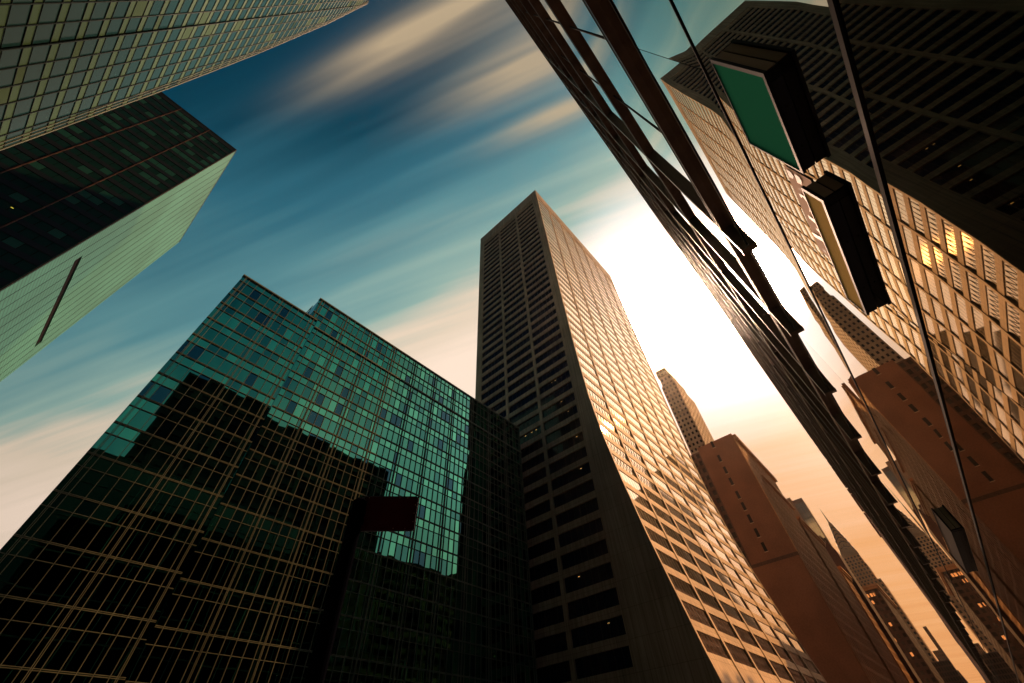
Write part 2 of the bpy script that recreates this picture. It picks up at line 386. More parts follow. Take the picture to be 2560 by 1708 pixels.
# ---------------------------------------------------------------- green mirror-glass office block
hbo = thing('mirror_glass_office_block', 'teal mirror glass office block gridded with thin tan mullions, stepped roof', 'office building')
LZ = [51.9, 48.6, 45.3, 42.0, 38.7, 35.4, 32.1, 28.8, 25.5, 22.1, 18.5, 14.9, 11.25, 7.6, 3.9, .2]
RZ = [58.9, 55.35] + [z * 1.004 + .05 for z in LZ]
m = MB(); m.box(-1.9, 9.2, 47.9, 70, GZ, 51.6); m.box(9.2, 60.6, 49.6, 70, GZ, 58.6); m.box(8.75, 9.2, 49.6, 70, 51.6, 58.6); m.build('core', core, hbo)
def lines_x(doubles, lo, hi, d=.5):
    out = []
    for i, x in enumerate(doubles):
        out.append((x, 2))
        if x - d > lo: out.append((x - d, 1))
        nx = doubles[i + 1] if i + 1 < len(doubles) else None
        if nx is not None:
            s0, s1 = x + d, nx - d; out.append((s0, 1))
            for q in range(1, 4): out.append((s0 + (s1 - s0) * q / 4, 1))
        elif x + d < hi: out.append((x + d, 1))
    return sorted(set((round(a, 3), b) for a, b in out))
panes = []; vm = []; hm = []
def curtain(x0, x1, y, zs, xl, base=GZ):
    xs = [x0] + [a for a, b in xl] + [x1]; xs = sorted(set(xs))
    rows = []
    for za, zb in zip(zs, zs[1:]): rows += [(za - 1.24, za), (zb, za - 1.24)]
    if base == GZ: rows.append((GZ, zs[-1]))
    for xa, xb in zip(xs, xs[1:]):
        if xb - xa < .05: continue
        for i, (za, zb) in enumerate(rows):
            e = random.gauss(0, .0008); e2 = random.gauss(0, .0008); hx = (xb - xa) * e; hz = (zb - za) * e2
            r = random.random()
            mi = 1 if i % 2 == 0 else 0
            if r < .14: mi = 4
            elif r < .28: mi = 2
            elif r < .38 and i % 2: mi = 3
            m = MB(); m.quad((xa, y + .1 - hx - hz, za), (xb, y + .1 + hx - hz, za), (xb, y + .1 + hx + hz, zb), (xa, y + .1 - hx + hz, zb), 0)
            m.mi = mi; panes.append(m)
    for a, b in xl:
        m = MB()
        if b == 1: m.box(a - .024, a + .024, y - .04, y + .2, base, zs[0])
        else:
            m.box(a - .08, a - .035, y - .05, y + .2, base, zs[0]); m.box(a + .035, a + .08, y - .05, y + .2, base, zs[0])
        vm.append(m)
    for z in zs:
        m = MB()
        if z == zs[0]: m.box(x0 - .08, x1 + .02, y - .14, y + .5, z - .12, z + .1)
        else:
            m.box(x0, x1, y - .035, y + .2, z + .03, z + .075); m.box(x0, x1, y - .035, y + .2, z - .075, z - .03)
        hm.append(m)
        if z != zs[-1]:
            m = MB(); m.box(x0, x1, y - .02, y + .2, z - 1.24 - .022, z - 1.24 + .022); hm.append(m)
curtain(-2.15, 9.41, 47.5, LZ, lines_x([-1.67, 3.85, 8.91], -2.1, 9.4))
dbl = [8.95 + 5.165 * k for k in range(11)]
curtain(9.41, 60.75, 49.2, RZ[2:], [l for l in lines_x(dbl, 9.4, 60.75) if 9.5 < l[0] < 60.7])
curtain(8.55, 60.75, 49.2, RZ[:3], [l for l in lines_x(dbl, 8.5, 60.75) if 8.6 < l[0] < 60.7], 52.15)
panes.sort(key=lambda m: -frame_size(m))
for m in panes[:100]: m.build('glass_pane', teal[m.mi], hbo)
rest = MB()
for m in panes[100:]:
    m.m = [m.mi] * len(m.f); rest.merge(m)
rest.build('glass_pane', teal, hbo, kind='stuff')
repeat('mullion', vm, metal_tan, hbo, 100)
repeat('transom', hm, metal_tan, hbo, 100)
for q in ((9.41, 9.5, 47.5, 49.2, GZ, 51.9), (-2.15, -2.05, 47.6, 70, GZ, 51.9), (60.65, 60.75, 49.3, 70, GZ, 58.9), (8.55, 8.62, 49.3, 70, 51.9, 58.9)):
    m = MB(); m.box(*q); m.build('side_wall', teal[2], hbo)
m = MB(); m.box(-2.1, 9.4, 47.6, 70, 51.6, 51.8); m.box(9.4, 60.7, 49.3, 70, 58.6, 58.8); m.build('roof', roofm, hbo)
m = MB()
for k in range(6):
    m.cyl((8.5, 50 + k * 1.4, 51.8), (8.5, 50 + k * 1.4, 53.3), .03, n=6)
    m.cyl((8.2, 50.4 + k * 1.4, 51.8), (8.2, 50.4 + k * 1.4, 57.2), .05, n=6)
m.cyl((8.5, 50, 53.3), (8.5, 58, 53.3), .03, n=6); m.cyl((8.2, 50, 57.2), (8.2, 58, 57.2), .05, n=6); m.cyl((8.2, 50, 55.2), (8.2, 58, 55.2), .04, n=6)
m.build('roof_ladder', black, hbo)

# ---------------------------------------------------------------- mirror facade beside the camera
YW = -1.2
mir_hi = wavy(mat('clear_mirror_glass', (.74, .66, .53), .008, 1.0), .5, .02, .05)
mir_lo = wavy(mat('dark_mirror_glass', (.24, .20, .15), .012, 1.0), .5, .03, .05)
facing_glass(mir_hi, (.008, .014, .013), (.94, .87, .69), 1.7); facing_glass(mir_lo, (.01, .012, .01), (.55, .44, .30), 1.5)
frame_b = mat('black_frame', (.006, .006, .008), .8, 0, .1)
ledge_m = weather(mat('glow_warmed_ledge', (.09, .07, .07), .45, .35), (.12, .08, .062), amt=.3, bump=0)  # base warmed and brightened; sky glow on the ledges is in the colour
wall = thing('faceted_glass_building', 'mirror glass building right beside the camera with dark zigzag ledges', 'office building')
XE = 92.0; TOPZ = 45.6
FZ = [7.83, 13.2, 18.8, 24.2, 29.6, 34.9, 40.2, TOPZ]
m = MB(); m.box(-16, XE, -30, YW - 1.1, GZ, TOPZ - .3); m.build('core', core, wall)
def sheet(x0, x1, z0, z1, tilt=0.0, nx=1, nz=1, pill=0.0):
    m = MB(); m.smooth = True
    vid = {}
    for j in range(nz + 1):
        for i in range(nx + 1):
            u = i / nx; v = j / nz; x = x0 + (x1 - x0) * u; z = z0 + (z1 - z0) * v
            y = YW + tilt * (v - .5) + pill * ((4 * u * (1 - u)) ** .5 * (4 * v * (1 - v)) ** .5 if pill else 0)
            vid[i, j] = len(m.v); m.v.append((x, y, z))
    for j in range(nz):
        for i in range(nx): m.f.append((vid[i, j], vid[i, j + 1], vid[i + 1, j + 1], vid[i + 1, j])); m.m.append(0)
    return m
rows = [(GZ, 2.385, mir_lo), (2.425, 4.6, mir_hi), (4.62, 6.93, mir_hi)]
xj = [-16, -9, -4.5, -.3, 1.8, 3.9, 6.0] + [6.0 + 2.95 * k for k in range(1, 29)]
near = []
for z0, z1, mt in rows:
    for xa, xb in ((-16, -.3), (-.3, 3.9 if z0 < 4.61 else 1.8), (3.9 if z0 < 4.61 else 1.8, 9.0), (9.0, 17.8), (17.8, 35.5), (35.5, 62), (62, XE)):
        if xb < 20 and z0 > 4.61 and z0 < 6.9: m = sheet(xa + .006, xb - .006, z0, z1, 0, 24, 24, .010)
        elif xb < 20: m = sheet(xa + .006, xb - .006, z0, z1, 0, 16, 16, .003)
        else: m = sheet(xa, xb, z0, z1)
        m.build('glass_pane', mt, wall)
# frames between the lower rows
m = MB(); m.box(-16, XE, YW - .06, YW + .012, 2.385, 2.425); m.build('transom', frame_b, wall)
m = MB(); m.box(-16, XE, YW - .03, YW + .012, 4.60, 4.62); m.build('transom', frame_b, wall)
m = MB(); m.box(-16, XE, YW - .03, YW + .012, 6.93, 6.96); m.build('transom', frame_b, wall)
# upper storeys: flat mirror glass between ledges and vertical fins
FX_ = [6.05 + 2.93 * k for k in range(29)]
up = []
for k in range(-1, len(FZ) - 1):
    z0, z1 = (6.96, 7.78) if k < 0 else (FZ[k] + .10, FZ[k + 1] - .10)
    xs_ = [-16, -9, -4.5, -.3, 1.8, 3.9] + FX_ + [XE]
    for xa, xb in zip(xs_, xs_[1:]):
        m = MB(); e = random.gauss(0, .0016); e2 = random.gauss(0, .0010)
        m.quad((xa + .008, YW - e - e2, z0), (xa + .008, YW + e - e2, z1), (xb - .008, YW + e + e2, z1), (xb - .008, YW - e + e2, z0)); up.append(m)
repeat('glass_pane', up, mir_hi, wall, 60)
for k, z in enumerate(FZ):
    zb, zt = z - .06, z + .10
    m = MB(); m.box(-16, XE, YW - .5, YW + .14, zb, zt); m.build('ledge', ledge_m, wall)
    m = MB(); m.box(-16, XE, YW + .141, YW + .152, zt - .03, zt); m.build('ledge_trim', metal_tan, wall)
for i, x in enumerate(FX_):
    m = MB(); m.box(x - .045, x + .045, YW - .5, YW + .138, 6.92, FZ[0] - .062); m.box(x - .07, x + .07, YW - .02, YW + .15, 6.86, 6.918)
    for za, zb in zip(FZ, FZ[1:]): m.box(x - .045, x + .045, YW - .5, YW + .138, za + .102, zb - .062)
    m.build('fin', ledge_m, wall)
    m = MB(); m.box(x - .047, x + .047, YW + .1385, YW + .146, 6.92, TOPZ); m.build('fin_trim', metal_tan, wall)
for x in (-4.5, 1.8, 3.9):
    m = MB(); m.box(x - .012, x + .012, YW - .02, YW + .02, 7.97, TOPZ); m.build('mullion', frame_b, wall)
m = MB(); m.box(-16, XE, -30, -1.5, TOPZ, TOPZ + .2); m.build('roof', roofm, wall)

# display boxes and sign fixed to the wall
edge_m = mat('sign_frame', (.006, .006, .010), .6, 0, .1); side_m = mat('sign_underside', (.016, .016, .022), .6, 0, .1)
green_glass = mat('green_tinted_glass', (.02, .17, .10), .6, 0, .0)
amber_glass = mat('amber_tinted_glass', (.62, .42, .15), .6, 0, 0)
end_m = weather(mat('sign_end_plate', (.3, .25, .2), .5), (.34, .26, .19), bump=0)
def display(x0, x1, z0, z1, glass, label, name='display_box'):
    t = thing(name, label, 'sign box', group='display boxes fixed to the mirror wall')
    yb = -1.10
    m = MB(); m.box(x0 + .02, x1 - .02, YW + .003, yb - .006, z0 + .02, z1 - .02); m.build('housing', edge_m, t)
    fr = .035
    m = MB(); m.box(x0, x1, yb - .02, yb + .004, z0, z0 + fr); m.box(x0, x1, yb - .02, yb + .004, z1 - .015, z1)
    m.box(x0, x0 + fr, yb - .02, yb + .004, z0 + fr, z1 - .015); m.box(x1 - .015, x1, yb - .02, yb + .004, z0 + fr, z1 - .015); m.build('bezel', edge_m, t)
    m = MB(); m.box(x0 + fr, x1 - .015, yb - .012, yb - .002, z0 + fr, z1 - .015); m.build('screen', glass, t)
    m = MB(); m.box(x0 + .1, x1 - .01, YW + .006, yb - .022, z0 + .012, z0 + .019); m.build('bottom_plate', side_m, t)
    m = MB(); m.box(x0 + .012, x0 + .019, YW + .008, yb - .024, z0 + .04, z1 - .02); m.build('end_plate', end_m, t)
    for q in (.35, .75):
        m = MB(); xq = x0 + (x1 - x0) * q; m.cyl((xq, -1.155, z0 + .005), (xq, -1.155, z0 + .013), .008, n=10); m.build('screw', edge_m, t)
    return t
display(1.50, 2.39, 3.11, 3.965, green_glass, 'upper dark display box with a square green tinted face on mirror wall')
display(2.60, 4.16, 2.965, 3.26, amber_glass, 'long slim display box with amber face below the letter panel')
display(11.1, 14.2, 2.95, 3.40, edge_m, 'far black display box low on mirror wall near lower right corner')
sgn = thing('letter_panel', 'tan panel with dark letter fragments on mirror wall behind amber display box', 'sign')
m = MB(); m.quad((2.62, YW + .012, 3.29), (3.86, YW + .012, 3.29), (3.80, YW + .012, 3.70), (2.62, YW + .012, 3.70)); m.build('panel', weather(mat('tan_panel', (.5, .35, .25), .9, 0, 0), (.66, .36, .20), bump=0, amt=.1), sgn)
letters = [[(2.655, 3.665), (2.66, 3.60), (2.70, 3.575), (2.745, 3.60), (2.75, 3.665)], [(2.655, 3.54), (2.66, 3.475), (2.70, 3.45), (2.76, 3.48), (2.765, 3.545)],
           [(2.845, 3.575), (2.865, 3.565), (2.86, 3.548)],
           [(2.93, 3.615), (2.985, 3.60), (2.945, 3.56), (3.0, 3.52), (3.07, 3.515), (3.14, 3.55), (3.085, 3.475), (2.93, 3.44), (2.92, 3.50)],
           [(3.22, 3.62), (3.26, 3.61), (3.29, 3.50), (3.31, 3.42), (3.25, 3.42), (3.235, 3.50)],
           [(3.37, 3.57), (3.40, 3.55), (3.41, 3.46), (3.37, 3.46)],
           [(3.52, 3.70), (3.57, 3.67), (3.55, 3.54), (3.54, 3.42), (3.47, 3.42), (3.49, 3.55)],
           [(3.70, 3.60), (3.745, 3.585), (3.74, 3.545)]]
lm = mat('letter_ink', (.01, .012, .02), .6)
for P in letters:
    m = MB(); m.poly([(x, YW + .016, z) for x, z in P]); m.build('letter', lm, sgn)

# hidden rooftop block of the same side and its far neighbour (seen only in the teal mirror glass)
brick_d = weather(mat('dark_brick', (.1, .08, .06), .8), (.03, .022, .02), vscale=(1, 1, 1))
winK = mat('unlit_glass', (.004, .004, .005), .3, 0, .1)
def gridface(o, u, n, wdt, z0, z1, bays, floors, pier=.35, sp=.4, depth=.4, wall_mb=None):
    """piers and spandrels proud of the core; returns window meshes"""
    wins = []; bw = wdt / bays; fh = (z1 - z0) / floors; hp = bw * pier / 2
    for b in range(bays + 1):
        wall_mb.fbox(o, u, n, max(0, b * bw - hp), min(wdt, b * bw + hp), z0, z1, 0, depth)
    for f in range(floors + 1):
        a0 = z0 + f * fh - (0 if f == 0 else fh * sp / 2); a1 = z0 + f * fh + (0 if f == floors else fh * sp / 2)
        wall_mb.fbox(o, u, n, 0.004, wdt - .004, a0, a1, 0, depth - .03)
    for b in range(bays):
        for f in range(floors):
            m = MB(); m.fbox(o, u, n, b * bw + hp, (b + 1) * bw - hp, z0 + f * fh + fh * sp / 2, z0 + (f + 1) * fh - fh * sp / 2, .02, .06)
            wins.append(m)
    return wins
def block(name, label, cat, x0, x1, y0, y1, z1, wm, gm, faces, limit=60, cornice=0, group=None, trim=None, dp=.4):
    t = thing(name, label, cat, group=group); W_ = MB(); wins = []
    d = dp
    W_.box(x0 + d, x1 - d, y0 + d, y1 - d, GZ, z1)
    spec = {'S': ((x0, y0 + d), (1, 0), (0, -1), x1 - x0), 'W': ((x0 + d, y0), (0, 1), (-1, 0), y1 - y0), 'E': ((x1 - d, y0), (0, 1), (1, 0), y1 - y0), 'N': ((x0, y1 - d), (1, 0), (0, 1), x1 - x0)}
    for f, pr in faces.items():
        o, u, n, wd = spec[f]
        if pr is None: W_.fbox(o, u, n, .01, wd - .01, GZ, z1, 0, d)
        else: wins += gridface(o, u, n, wd, GZ + 5, z1, pr[0], pr[1], pr[2], pr[3], d, W_); W_.fbox(o, u, n, 0, wd, GZ, GZ + 5 - .01, 0, d)
    W_.build('wall', wm, t)
    repeat('window', wins, gm, t, limit)
    if cornice:
        m = MB(); m.box(x0 - cornice, x1 + cornice, y0 - cornice, y1 + .3, z1 + .01, z1 + 1.3); m.box(x0 - cornice * .5, x1 + cornice * .5, y0 - cornice * .5, y1 + .2, z1 - 1.3, z1 + .005); m.build('cornice', trim or wm, t)
    m = MB(); m.box(x0 + d + .05, x1 - d - .05, y0 + d + .05, y1 - d - .05, z1 + (1.32 if cornice else .02), z1 + (1.5 if cornice else .3)); m.build('roof', roofm, t)
    return t
block('rooftop_block', 'dark block above the ledged mirror wall, seen only as a reflection in the teal glass', 'building', 0.2, 60.5, -40, -5.2, 71.6, brick_d, winK, {'N': (14, 18, .3, .35)}, 60)
block('distant_tower', 'dark tall tower reflected in the right part of the teal glass block', 'building', 152, 230, -72, -62, 215, brick_d, winK, {'N': (14, 40, .3, .3), 'W': (8, 40, .3, .3)}, 60)
block('distant_tower', 'dark slim tower reflected left of the notch in the teal glass block', 'building', -75, -30, -60, -22, 45, brick_d, winK, {'N': (8, 10, .3, .3), 'E': (8, 10, .3, .3)}, 30)
block('distant_tower', 'dark broad tower mirrored in the lower windows of the flared tower', 'building', 315, 385, -60, -20, 193, brick_d, winK, {'N': (14, 40, .3, .3), 'W': (8, 40, .3, .3)}, 30)

# ---------------------------------------------------------------- upper left: tower behind and crystalline tower
dglass = mat('black_green_glass', (.004, .022, .026), .1, 0.0, .1, 1.5, (.4, .9, .8))
dglass2 = mat('teal_blind_glass', (.01, .055, .055), .3, 0.0, .1, 1.5, (.5, .9, .8))
dmetal = mat('blue_black_metal', (.006, .011, .02), .6, 0, .06)
louv = mat('louvred_cladding', (.4, .45, .35), .7, 0, .05)
nt = louv.node_tree; tc = N(nt, 'ShaderNodeTexCoord'); sp = N(nt, 'ShaderNodeSeparateXYZ'); L(nt, tc.outputs['Object'], sp.inputs[0])
fr = M(nt, 'FRACT', M(nt, 'DIVIDE', sp.outputs[2], 1.02)); gl = SM(nt, M(nt, 'ABSOLUTE', M(nt, 'SUBTRACT', fr, .5)), .30, .46, 1.0, .60)
n1 = N(nt, 'ShaderNodeTexNoise'); n1.inputs['Scale'].default_value = .05; n1.inputs['Detail'].default_value = 4; L(nt, tc.outputs['Object'], n1.inputs['Vector'])
gl = M(nt, 'MULTIPLY', gl, SM(nt, n1.outputs[0], .3, .7, .85, 1.1))
v = N(nt, 'ShaderNodeVectorMath', operation='SCALE'); v.inputs[0].default_value = (.024, .092, .08); L(nt, gl, v.inputs['Scale']); L(nt, v.outputs[0], bsdf(louv).inputs['Base Color'])
TX, TY0, TY1, TH = -33.3, 101.0, 156.0, 166.4
dk = thing('louvred_slab_tower', 'slab tower with black glass south side and pale green louvred side with a slot', 'office tower')
m = MB(); m.box(-90, TX - .3, TY0 + .5, TY1, GZ, TH - .4); m.build('core', core, dk)
m = MB(); m.box(TX - .3, TX, TY0, TY1, GZ, 91.5); m.box(TX - .3, TX, TY0, TY1, 94.0, TH); m.box(TX - .3, TX, TY0, 108.6, 91.5, 94); m.box(TX - .3, TX, 149.0, TY1, 91.5, 94); m.build('louvred_wall', louv, dk)
m = MB(); m.box(TX - .29, TX - .25, 108.6, 149.0, 91.5, 94.0); m.build('slot', core, dk)
for k in range(13):
    y = TY0 + 4.4 * k + .3
    for z0, z1 in (((GZ, 91.4), (94.1, TH - .1)) if 108 < y < 150 else ((GZ, TH - .1),)):
        m = MB(); m.box(TX - .05, TX + .05, y - .05, y + .05, z0, z1); m.build('joint_fin', dmetal, dk)
wn = []; NFd = 43; fhd = (TH - 2 - GZ) / NFd
for f in range(NFd):
    z0 = GZ + f * fhd
    for b in range(24):
        x1 = TX - .4 - b * 2.35; x0 = x1 - 2.25
        m = MB(); m.box(x0 + .03, x1 - .03, TY0 + .2, TY0 + .3, z0 + fhd * .36, z0 + fhd * .95); m.mi = 1 if random.random() < .18 + .5 * (f > 30 and random.random() < .4) else 0
        wn.append(m)
wn.sort(key=lambda q: -frame_size(q))
for m in wn[:100]: m.build('window', (dglass2 if m.mi else dglass), dk)
rest = MB()
for m in wn[100:]: m.m = [m.mi] * len(m.f); rest.merge(m)
rest.build('window', [dglass, dglass2], dk, kind='stuff')
for f in range(NFd + 1):
    z0 = GZ + f * fhd; m = MB(); m.box(-90, TX - .3, TY0 + .08, TY0 + .3, z0 - fhd * .05, z0 + fhd * .34 if f < NFd else TH); m.build('spandrel', dmetal, dk)
tlm = mat('bronze_trim', (.035, .022, .022), .5, 0, .1)
for b in range(7):
    x = TX - .1 - b * 9.4; m = MB(); m.box(x - .10, x + .10, TY0 - .05, TY0 + .2, GZ, TH); m.build('mullion', tlm, dk)
m = MB(); m.box(-90, TX, TY0 - .02, TY0 + .5, TH - .01, TH + .5); m.box(TX - .4, TX + .06, TY0 + .5, TY1, TH - .01, TH + .5); m.build('coping', dmetal, dk)
lit = mat('lit_window_lamp', (.8, .8, .2)); bsdf(lit).inputs['Emission Color'].default_value = (.75, .62, .05, 1); bsdf(lit).inputs['Emission Strength'].default_value = .6
for (x, f) in ((-60, 20), (-58.4, 20), (-56.6, 20.2), (-55.2, 19.8), (-52, 17), (-50.5, 16.8), (-62, 15), (-60.3, 14.8), (-48, 23), (-45.5, 23), (-57, 13), (-53, 12)):
    z = GZ + int(f) * fhd + fhd * .7; m = MB(); m.box(x, x + .45, TY0 + .17, TY0 + .19, z, z + .22); m.build('ceiling_lamp', lit, dk)

# crystalline tower
cry = thing('crystalline_glass_tower', 'tall tapering glass tower with pale floor bands filling the top left corner', 'office tower')
XA, SX = -33.5, .018
def ex(z): return XA - SX * z
NE = [(GZ, 63.2), (63.3, 61.9), (102, 60.0), (141.7, 57.2), (200, 51.5), (253, 44.0)]
def ny(z):
    for (z0, y0), (z1, y1) in zip(NE, NE[1:]):
        if z <= z1: return y0 + (y1 - y0) * (z - z0) / (z1 - z0)
    return NE[-1][1]
cg = wavy(mat('grey_green_glass', (.006, .024, .032), .14, .0, .04), .3, .12, .2)
cs = wavy(mat('pale_spandrel_glass', (.022, .05, .03), .4, .0, .05), .3, .05, .1)
cgl = mat('pale_blind', (.03, .055, .042), .6, 0, 0)
FP = 4.25; nfl = int((253 - GZ) / FP); CH = 254.0
m = MB()
for z0, z1 in ((GZ, 63.3), (63.3, 141.7), (141.7, 253)):
    m.hexa([(-75, 0, z0), (ex(z0) - .8, 0, z0), (ex(z0) - .8, ny(z0) - .4, z0), (-75, ny(z0) - .4, z0), (-75, 0, z1), (ex(z1) - .8, 0, z1), (ex(z1) - .8, ny(z1) - .4, z1), (-75, ny(z1) - .4, z1)])
m.build('core', core, cry)
pan = []
for f in range(nfl):
    z0 = GZ + f * FP; zs_ = z0 + FP * .34; z1 = z0 + FP
    y = -.5
    yl = [k * 2.9 - 1.9 for k in range(0, 23)]
    for ya, yb in zip(yl, yl[1:]):
        off = 0.0 if ya > 43.8 else -.18
        ybb = min(yb, ny(z0)); ybt = min(yb, ny(z1))
        if ya >= ny(z1) - .15: continue
        for za, zb, kind in ((z0, zs_, 0), (zs_, z1, 1)):
            e = random.gauss(0, .006)
            yb_a = min(yb, ny(za)); yb_b = min(yb, ny(zb))
            m = MB(); m.quad((ex(za) + off - e, ya, za), (ex(za) + off + e, yb_a, za), (ex(zb) + off + e, yb_b, zb), (ex(zb) + off - e, ya, zb))
            m.mi = kind if random.random() > .04 else 2; pan.append(m)
pan.sort(key=lambda q: -frame_size(q))
for m in pan[:100]: m.build('glass_pane', [cs, cg, cgl][m.mi], cry)
rest = MB()
for m in pan[100:]: m.m = [m.mi] * len(m.f); rest.merge(m)
rest.build('glass_pane', [cs, cg, cgl], cry, kind='stuff')
cm = mat('dark_glass_mullion', (.006, .012, .015), .6, 0, .05)
for k in range(0, 23):
    y = k * 2.9 - 1.9; zt = 253
    while zt > 0 and ny(zt) < y + .1: zt -= 2
    if zt < 5: continue
    off = 0.02 if y > 43 else -.16
    m = MB(); wd = .07
    m.hexa([(ex(GZ) + off, y - wd, GZ), (ex(GZ) + off + .12, y - wd, GZ), (ex(GZ) + off + .12, y + wd, GZ), (ex(GZ) + off, y + wd, GZ), (ex(zt) + off, y - wd, zt), (ex(zt) + off + .12, y - wd, zt), (ex(zt) + off + .12, y + wd, zt), (ex(zt) + off, y + wd, zt)])
    m.build('mullion', cm, cry)
tr = []
for f in range(nfl + 1):
    z0 = GZ + f * FP
    for q in (0, FP * .34):
        z = z0 + q; m = MB(); t_ = .045 if q == 0 else .02
        m.box(ex(z) - .16, ex(z) - .08, 0, 44.7, z - t_, z + t_); m.box(ex(z) + .02, ex(z) + .09, 44.7, ny(z), z - t_, z + t_); tr.append(m)
repeat('transom', tr, cm, cry, 100)
m = MB()
for (z0, y0), (z1, y1) in zip(NE, NE[1:]):
    for q, wd in ((-.1, .12), (-.9, .06), (-1.6, .06)):
        m.hexa([(ex(z0) - .3, y0 + q - wd, z0), (ex(z0) + .13, y0 + q - wd, z0), (ex(z0) + .13, y0 + q + wd, z0), (ex(z0) - .3, y0 + q + wd, z0), (ex(z1) - .3, y1 + q - wd, z1), (ex(z1) + .13, y1 + q - wd, z1), (ex(z1) + .13, y1 + q + wd, z1), (ex(z1) - .3, y1 + q + wd, z1)])
m.build('corner_trim', weather(mat('grey_trim', (.1, .1, .08), .5), (.05, .06, .045), bump=0), cry)
m = MB()
for (z0, y0), (z1, y1) in zip(NE, NE[1:]): m.quad((ex(z0) - .1, y0, z0), (-75, y0 - 4, z0), (-75, y1 - 4, z1), (ex(z1) - .1, y1, z1))
m.build('north_wall', cg, cry)

# ---------------------------------------------------------------- buildings down the street, left side
brown = weather(mat('brown_brick', (.3, .2, .15), .85), (.19, .09, .05), vscale=(1, 1, 1), amt=.15)
buff = weather(mat('buff_brick', (.4, .3, .2), .85), (.44, .235, .11), vscale=(1, 1, 1), amt=.2)
pale = weather(mat('pale_limestone', (.5, .4, .3), .8), (.36, .26, .17), vscale=(1, 1, 1), amt=.15)
darkb = weather(mat('dark_brown_brick', (.15, .1, .08), .9), (.085, .05, .035), vscale=(1, 1, 1), amt=.25)  # dark brown base with mottled tone
sal = thing('blank_sided_tower', 'brown brick tower with a blank party wall pierced by a single column of slot windows', 'office tower')
SX0, SX1, SY0, SY1, SH = 189.0, 246.0, 24.0, 41.5, 110.8
m = MB(); m.box(SX0, SX1, SY0 + .4, SY1, 57.2, SH); m.box(SX0 - .5, SX1, SY0 + .3, SY1 + .3, GZ, 56.0); m.build('wall', brown, sal)
m = MB(); m.box(SX0 - .55, SX0 + 2, SY0 + .2, SY1 + .1, 56.0, 57.2); m.build('ledge', darkb, sal)
for zr in (.5841, .5438, .5111, .4815, .4478, .4207, .3926, .3622, .3332):
    zc_ = zr * SX0 - 1.0
    m = MB(); m.box(SX0 - .04, SX0 + .05, 33.55, 34.75, zc_ - 1.7, zc_ + 1.7); f_ = m.build('window', winK, sal)
    m = MB(); m.box(SX0 - .12, SX0 + .02, 33.4, 34.9, zc_ - 1.95, zc_ - 1.71); m.build('sill', pale, f_)
wm = MB(); wins = gridface((SX0, SY0 + .4), (1, 0), (0, -1), SX1 - SX0, 2, SH - 3, 15, 24, .5, .25, .3, wm); wm.box(SX0, SX1, SY0 + .35, SY0 + .42, SH - 3, SH); wm.build('street_wall', buff, sal)
repeat('window', wins, winK, sal, 60)
m = MB(); m.box(SX0 + 3, SX1, SY0 - 1.2, SY0 + .4, SH - 3, SH - 1.2); m.box(SX0 + 12, SX1, SY0 - 1.6, SY0 - .5, 92, 93.4); m.box(SX0 + 2, SX1, SY0 - .9, SY0 + .4, SH - 1.2, SH + .1); m.build('cornice', buff, sal)
m = MB(); m.box(SX0 + .5, SX1 - .5, SY0 + 1, SY1 - .5, SH, SH + .3); m.build('roof', roofm, sal)
block('brick_annex', 'narrow dark brick block squeezed between the flared tower and the blank brown wall', 'building', 191, 215, 41.9, 52.5, 110, darkb, winD, {'W': (4, 28, .4, .4), 'S': None}, 60)
# tall setback tower in the glare
f5 = thing('setback_tower', 'slender pale masonry tower rising out of the glare behind the flared tower', 'tower')
for i, (x0, x1, y0, y1, z0, z1, nb) in enumerate(((241, 275, 47.5, 57.8, GZ, 196, 4), (243, 268, 48.6, 57.2, 196, 206, 3), (241.6, 262, 49.6, 57.6, 206, 212, 3))):
    wm = MB(); wm.box(x0 + .5, x1, y0 + .5, y1, z0, z1)
    wins = gridface((x0 + .5, y0), (0, 1), (-1, 0), y1 - y0, z0 if i else 60, z1, nb, max(2, int((z1 - (z0 if i else 60)) / 3.7)), .5, .45, .5, wm)
    wins += gridface((x0, y0 + .5), (1, 0), (0, -1), x1 - x0, z0 if i else 60, z1, 8, max(2, int((z1 - (z0 if i else 60)) / 3.7)), .5, .45, .5, wm)
    wm.build('wall', pale, f5); repeat('window', wins, winD, f5, 30)
    m = MB(); m.box(x0 + .1, x1 - .3, y0 + .1, y1 - .3, z1, z1 + .8); m.build('parapet', pale, f5)
block('fluted_block', 'orange lit masonry block with tall piers directly beyond the blank brown wall', 'building', 248, 292, 23.6, 40, 88, buff, winK, {'W': (5, 22, .5, .3), 'S': (12, 20, .5, .2)}, 60, 1.0, dp=.3)
block('ornate_block', 'lower ornate masonry block between fluted block and cornice capped building', 'building', 296, 345, 23.4, 40, 76, buff, winK, {'W': (6, 19, .45, .35), 'S': (14, 17, .5, .3)}, 60, 1.2, dp=.3)
